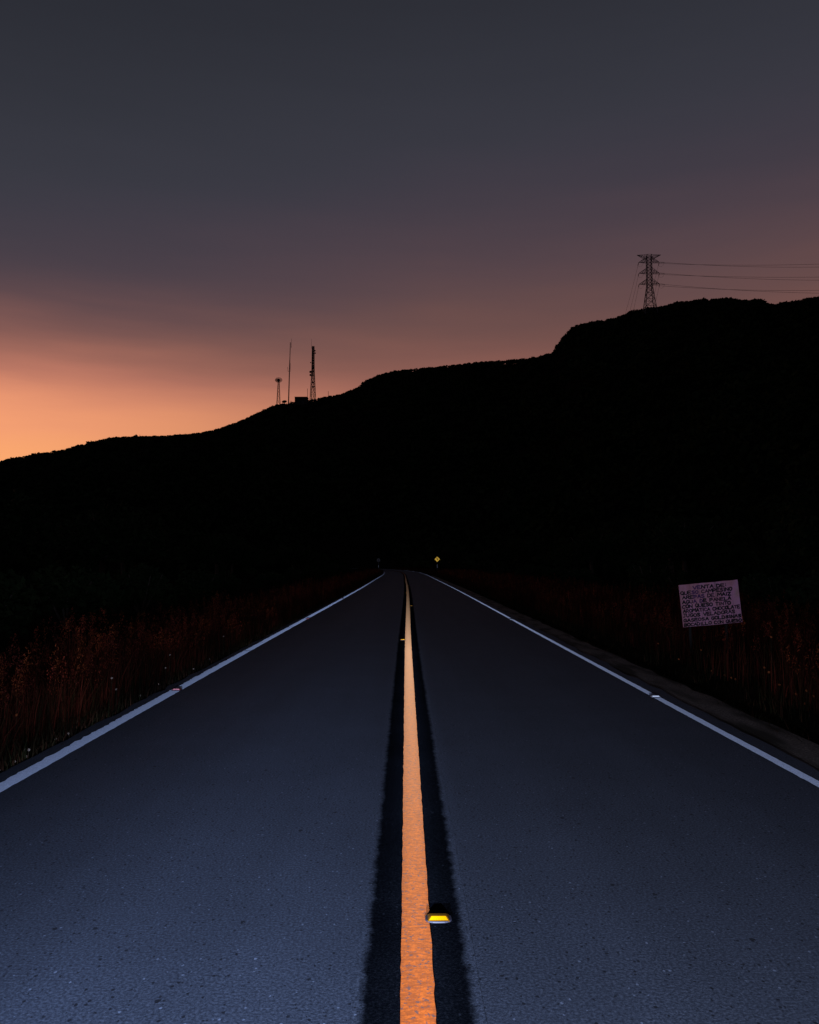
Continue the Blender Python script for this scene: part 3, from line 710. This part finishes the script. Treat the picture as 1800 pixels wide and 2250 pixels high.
# distinct rounded crowns on the right-hand skyline (photo columns, width in pixels, top)
SKY = [(1256, 724, 20, 'low round tree crown at the foot of the skyline step'), (1284, 712, 24, 'rounded tree crown on the lip of the skyline step'),
       (1392, 681, 22, 'small rounded tree crown beside the base of the pylon'),
       (1505, 661, 34, 'rounded skyline tree crown, first hump right of the pylon'), (1542, 657, 32, 'rounded skyline tree crown, second hump right of the pylon'),
       (1612, 655, 36, 'flat-topped skyline tree beside the notch before the big dome crown'), (1655, 657, 58, 'broad dome-shaped tree crown left of the skyline notch'), (1782, 652, 30, 'rounded skyline tree crown nearest the right edge')]
for k, (px, py, wd, lb) in enumerate(SKY):
    th0, _ = ang(px, py); D0 = float(ridge_d(th0)) - 10; top = at(px, py, D0); r0 = wd*D0/F/2
    g = float(ground_z(top.x, top.y))
    e = empty('skyline_tree', (top.x, top.y, g)); tag(e, lb, 'tree', 'trees on the right skyline')
    V, T = leaf_cloud(900, (r0*1.25, r0*1.25, r0*.8), .16*r0, 90 + k, 12)
    zt = V[:, 2].max(); V[:, 2] += (top.z - g) - zt
    link('crown', npmesh('crown', V, T, WOOD_FAR, 4), e)
    m = MB(); m.bar((0, 0, -.3), (0, 0, max(top.z - g - r0*.5, .5)), .3, .2, 6); m.build('trunk', BARK, e)

# ------------------------------------------------------------------ lattice helper
def lattice(mb, base, top, z0, z1, n, r, sides=4, phase=math.pi/4):
    """cross bracing between legs: half-widths base -> top over n panels"""
    def P(i, t):
        a = phase + 2*math.pi*i/sides; w_ = (base + (top - base)*t)*math.sqrt(2); return Vector((math.cos(a)*w_, math.sin(a)*w_, z0 + (z1 - z0)*t))
    ts = [0]; k = 1.0
    if base > top*1.2:
        q = (top/base)**(1/n)
        ws = [q**i for i in range(n)]; tot = sum(ws)
        for w_ in ws: ts.append(ts[-1] + w_/tot)
    else: ts = [i/n for i in range(n + 1)]
    for t0, t1 in zip(ts, ts[1:]):
        for i in range(sides):
            mb.bar(P(i, t0), P(i + 1, t1), r); mb.bar(P(i + 1, t0), P(i, t1), r); mb.bar(P(i, t1), P(i + 1, t1), r)
    return P

# ------------------------------------------------------------------ power pylon
DP = 470.0; S = DP/F                     # metres per photo pixel there
ptop = at(1428.5, 558, DP); pbase = at(1428.5, 690, DP)
gz = pbase.z - 1.0
yaw = -0.32
py_ = empty('power_pylon', (pbase.x, pbase.y, gz), (0, 0, -math.atan2(pbase.x, pbase.y) + -yaw*0 + 0.26)); tag(py_, 'steel lattice power pylon with three cross-arm levels on the right skyline', 'pylon')
def zpx(yp): return at(1428.5, yp, DP).z - gz
ZW = zpx(626); ZT = zpx(560)
bw, tw = 17.0*S*.78, 6.2*S*.80
for i in range(4):
    a = math.pi/4 + i*math.pi/2; m = MB()
    b0 = Vector((math.cos(a)*bw*1.414, math.sin(a)*bw*1.414, 0)); b1 = Vector((math.cos(a)*tw*1.414, math.sin(a)*tw*1.414, ZW)); b2 = Vector((b1.x, b1.y, ZT))
    m.bar(b0, b1, .20, .17); m.bar(b1, b2, .17, .15); m.build('leg', STEEL, py_)
m = MB(); lattice(m, bw, tw, 0, ZW, 5, .10); m.build('lower_bracing', STEEL, py_)
m = MB(); lattice(m, tw, tw, ZW, ZT, 9, .085); m.build('upper_bracing', STEEL, py_)
TIPS = {}
for lv, (yt, half) in enumerate([(576, 21.5), (600, 21.5), (624, 21.5)]):
    for sx in (-1, 1):
        z = zpx(yt); tip = Vector((sx*half*S*1.02, 0, z)); m = MB()
        rise = 11*S
        for sy in (-1, 1):
            a = Vector((sx*tw, sy*tw, z)); b = Vector((sx*tw, sy*tw, z + rise))
            m.bar(a, tip, .12); m.bar(b, tip, .10)
            for t0 in (.3, .6): m.bar(a.lerp(tip, t0), b.lerp(tip, t0), .07); m.bar(a.lerp(tip, t0), b.lerp(tip, t0 - .3), .07)
        for t0 in (.3, .6): m.bar(Vector((sx*tw, -tw, z)).lerp(tip, t0), Vector((sx*tw, tw, z)).lerp(tip, t0), .07)
        m.build('cross_arm', STEEL, py_); TIPS[(lv, sx)] = tip
for sx in (-1, 1):
    z = zpx(560); tip = Vector((sx*25.5*S, 0, z)); m = MB()
    for sy in (-1, 1):
        a = Vector((sx*tw, sy*tw, z - .2)); b = Vector((sx*tw, sy*tw, z - 10*S))
        m.bar(a, tip, .11); m.bar(b, tip, .11)
        for t0 in (.25, .5, .75): m.bar(a.lerp(tip, t0), b.lerp(tip, t0), .065); m.bar(a.lerp(tip, t0), b.lerp(tip, t0 - .25), .065)
    m.build('earth_wire_arm', STEEL, py_)
bpy.context.view_layer.update()
PM = Matrix.Translation(py_.location) @ Matrix.Rotation(py_.rotation_euler.z, 4, 'Z')
INV = PM.inverted()
RIGHT_END = {}
ydn = {0: 586, 1: 610, 2: 640}
gn = ['top', 'middle', 'bottom']
for (lv, sx), tip in TIPS.items():
    wt = PM @ tip
    # span to the right (leaves the frame) and span dropping to the left behind the ridge
    A_, s_ = {(0, -1): (-8.1, 7.85), (0, 1): (1, 8.5), (1, -1): (.5, 6.2), (1, 1): (9.5, 7.5), (2, -1): (3.4, 9.6), (2, 1): (16, 7.8)}[(lv, sx)]
    far_r = at(1990, (579, 603.5, 627.5)[lv] + A_, DP + (4 if sx < 0 else 40))
    far_l = at(1346 + lv*9 + (0 if sx < 0 else 42), 770 + lv*4, DP + 130)
    for which, far in (('r', far_r), ('l', far_l)):
        d = (far - wt); dl = d.normalized()
        a0 = wt + dl*0.3; a1 = wt + dl*(10.5*S if which == 'r' else 13*S) ; a1.z -= 0.15
        m = MB(); nn = 9
        for i in range(nn):
            p = a0.lerp(a1, (i + .5)/nn); m.disc(INV @ p, INV.to_3x3() @ dl, .19, (a1 - a0).length/nn*.55, 7)
        m.bar(INV @ wt, INV @ a1, .06); m.build('insulator', GLASSINS, py_)
        L = (far - a1).length; sag = s_*S if which == 'r' else L*.03; pts = []
        for i in range(25):
            t = i/24; p = a1.lerp(far, t); p.z -= 4*sag*t*(1 - t); pts.append(p)
        m = MB()
        m.tube(pts, .070 if which == 'r' else .055, 4); o = m.build('power_cable', CABLE)
        side = 'left-hand' if sx < 0 else 'right-hand'
        tag(o, f'thin dark power cable running {"right" if which == "r" else "down left"} from the {gn[lv]} {side} pylon arm', 'power cable', 'power cables on the pylon')
        if which == 'r': RIGHT_END[(lv, sx)] = a1
        else:
            b1 = RIGHT_END[(lv, sx)]; m = MB(); pts = []
            for i in range(9):
                t = i/8; p = b1.lerp(a1, t); p.z -= 4*1.5*t*(1 - t); pts.append(INV @ p)
            m.tube(pts, .045, 4); m.build('jumper_loop', CABLE, py_)

# ------------------------------------------------------------------ masts on the left part of the ridge
DM = 600.0; SMm = DM/F
def mast_base(px, py):
    p = at(px, py, DM); return p
# big lattice tower with dishes
b = mast_base(687.5, 878); t = at(687.5, 761, DM)
e = empty('telecom_tower', (b.x, b.y, b.z - 1.2), (0, 0, .5)); tag(e, 'tall lattice telecom tower with dish antennas behind the hut on the ridge', 'telecom tower')
H = t.z - b.z + 1.2; hw = 5.6*SMm; hn = 2.6*SMm; zk = H*.56
for i in range(4):
    a = math.pi/4 + i*math.pi/2; m = MB(); f = lambda w_, z: Vector((math.cos(a)*w_*1.3, math.sin(a)*w_*1.3, z))
    m.bar(f(hw, 0), f(hn, zk), .20); m.bar(f(hn, zk), f(hn*.78, H), .18); m.build('leg', DARKSTEEL, e)
m = MB(); lattice(m, hw*.92, hn*.92, 0, zk, 6, .11); m.build('lower_bracing', DARKSTEEL, e)
m = MB(); lattice(m, hn*.92, hn*.72, zk, H, 10, .12); m.build('upper_bracing', DARKSTEEL, e)
inv = Matrix.Rotation(-.5, 3, 'Z')
def loc(px, py, dep=0):
    p = at(px, py, DM + dep); return inv @ (p - e.location)
m = MB(); m.box((-.55, -.3, H*.46), (-.05, .3, H)); cb = m.build('cable_ladder', DARKSTEEL, e)
m = MB(); m.bar(loc(684.7, 766), loc(684.7, 745), .11, .06, 6); m.build('lightning_rod', DARKSTEEL, e)
for (px, py, rr) in [(692.3, 770.5, 1.5), (693, 775.8, 1.4), (682.6, 796.5, 1.1), (687.5, 808, 2.4), (682.2, 817, 2.4), (682.3, 823.8, 2.2), (688, 840, 1.5), (688, 850, 1.5)]:
    m = MB(); p = loc(px, py, -2); ax = inv @ Vector((.5 if px > 687 else -.5, -.8, 0))
    m.disc(p, ax, rr*SMm*1.15, rr*SMm*.9, 14, rr*SMm*.95); m.bar(p, (0, 0, p.z), .07); m.build('dish_antenna', DARKSTEEL, e)
# slim mast
b = mast_base(634, 887); t = at(638.2, 752, DM)
e = empty('radio_mast', (b.x, b.y, b.z - 1.0)); tag(e, 'slender leaning radio mast between the windmill and the hut', 'radio mast')
lc = lambda px, py: at(px, py, DM) - e.location
m = MB(); m.bar(lc(634, 890), lc(636.3, 812), .42, .36, 6); m.bar(lc(636.3, 812), lc(637, 790), .42, .30, 6); m.bar(lc(637, 790), lc(638.2, 752), .27, .24, 6); m.build('pole', DARKSTEEL, e)
m = MB(); m.bar(lc(640.4, 764), lc(640.7, 744), .12, .08, 5); m.bar(lc(638, 762), lc(640.4, 762), .07); m.bar(lc(638, 756), lc(640.5, 756), .07); m.build('whip_antenna', DARKSTEEL, e)
m = MB(); m.bar(lc(632, 806), lc(633, 816), .10); m.bar(lc(633, 816), lc(639, 815.5), .10); m.bar(lc(638.6, 798), lc(638.8, 816), .08); m.build('side_antenna', DARKSTEEL, e)
# windmill-like wheel on short lattice tower
b = mast_base(612, 887); t = at(613, 837, DM)
e = empty('windmill', (b.x, b.y, b.z - .8)); tag(e, 'short lattice tower topped by a round fan-like wheel, leftmost mast on the ridge', 'windmill')
H = t.z - b.z + .8
for i in range(4):
    a = math.pi/4 + i*math.pi/2; m = MB(); m.bar((math.cos(a)*1.7, math.sin(a)*1.7, 0), (math.cos(a)*.62, math.sin(a)*.62, H), .13); m.build('leg', DARKSTEEL, e)
m = MB(); lattice(m, 1.2, .44, 0, H, 6, .07); m.build('bracing', DARKSTEEL, e)
wc = Vector((0.05, -.6, H + .55)); m = MB()
for i in range(18):
    a = 2*math.pi*i/18; d = Vector((math.cos(a)*1.12, 0, math.sin(a)*.82)); p_ = Vector((-math.sin(a), .6, math.cos(a))).normalized()*.26
    m.add([wc + d*.8 + p_*.5, wc + d*2.3 + p_, wc + d*2.3 - p_, wc + d*.8 - p_*.5], [(0, 1, 2, 3)])
m.build('fan_blades', DARKSTEEL, e)
m = MB(); ring = [wc + Vector((math.cos(2*math.pi*i/28)*1.12*2.3, 0, math.sin(2*math.pi*i/28)*.82*2.3)) for i in range(29)]; m.tube(ring, .06, 4); m.build('rim', DARKSTEEL, e)
m = MB(); m.bar(wc + Vector((0, -.3, 0)), wc + Vector((0, 1.2, 0)), .95, .8, 10); m.bar(wc + Vector((.1, .3, -1.3)), wc + Vector((0, .3, .9)), .55, .6, 8); m.build('gearbox', DARKSTEEL, e)
# hut
HUT = leafmat('hut_wall', (0.02, 0.019, 0.018), (0.03, 0.028, 0.027), .8)
a0 = at(649, 873.5, DM); a1 = at(677, 873.5, DM); g0 = at(649, 892, DM)
e = empty('equipment_hut', (a0.x, a0.y, g0.z)); tag(e, 'low flat-roofed equipment hut at the foot of the telecom tower', 'hut')
Wd = a1.x - a0.x; Hh = a0.z - g0.z
m = MB(); m.box((0, -3, 0), (Wd, 3, Hh - .3)); m.build('wall', HUT, e)
m = MB(); m.box((-.2, -3.25, Hh - .297), (Wd + .2, 3.25, Hh)); m.build('roof', HUT, e)
m = MB(); m.box((Wd*.6, -3.06, 1.2), (Wd*.6 + 1.0, -3.003, 3.3)); dr = m.build('door', DARKSTEEL, e)
# dish lying on the crest, two lone poles
b = mast_base(625, 889); e = empty('satellite_dish', (b.x, b.y, b.z - .5)); tag(e, 'upturned satellite dish on the ridge beside the short lattice tower', 'satellite dish')
m = MB(); ax = Vector((-.2, .35, 1)).normalized(); m.disc((0, 0, 2.5), ax, .7, .5, 16, 1.9); m.build('reflector', DARKSTEEL, e)
m = MB(); m.bar((0, 0, 0), (0, 0, 2.3), .3, .25, 8); m.build('mount', DARKSTEEL, e)
for px, py0, py1, lb in [(675.7, 878, 854, 'thin pole standing at the right end of the equipment hut'), (721.5, 876, 860, 'lone thin pole on the ridge right of the telecom tower')]:
    p0 = at(px, py0, DM); p1 = at(px, py1, DM); e = empty('lone_pole', (p0.x, p0.y, p0.z - 1.0)); tag(e, lb, 'pole')
    m = MB(); m.bar((0, 0, 0), (0, 0, p1.z - p0.z + 1.0), .17, .14, 6); m.build('shaft', DARKSTEEL, e)
    m = MB(); m.disc((0, 0, p1.z - p0.z + 1.0), (0, 0, 1), .22, .16, 8); m.build('cap', DARKSTEEL, e)
# small bits of gear between mast and hut
b = at(642, 885, DM); e = empty('fence_post', (b.x, b.y, b.z - 1)); tag(e, 'short slanted post on the crest between the radio mast and hut', 'post')
m = MB(); m.bar((0, 0, 0), (-.9, 0, 2.3), .28, .2, 5); m.build('shaft', DARKSTEEL, e)
m = MB(); m.bar((-1.1, 0, 2.25), (-.7, 0, 2.4), .2, .2, 5); m.build('cap', DARKSTEEL, e)

SC.cycles.use_denoising = True
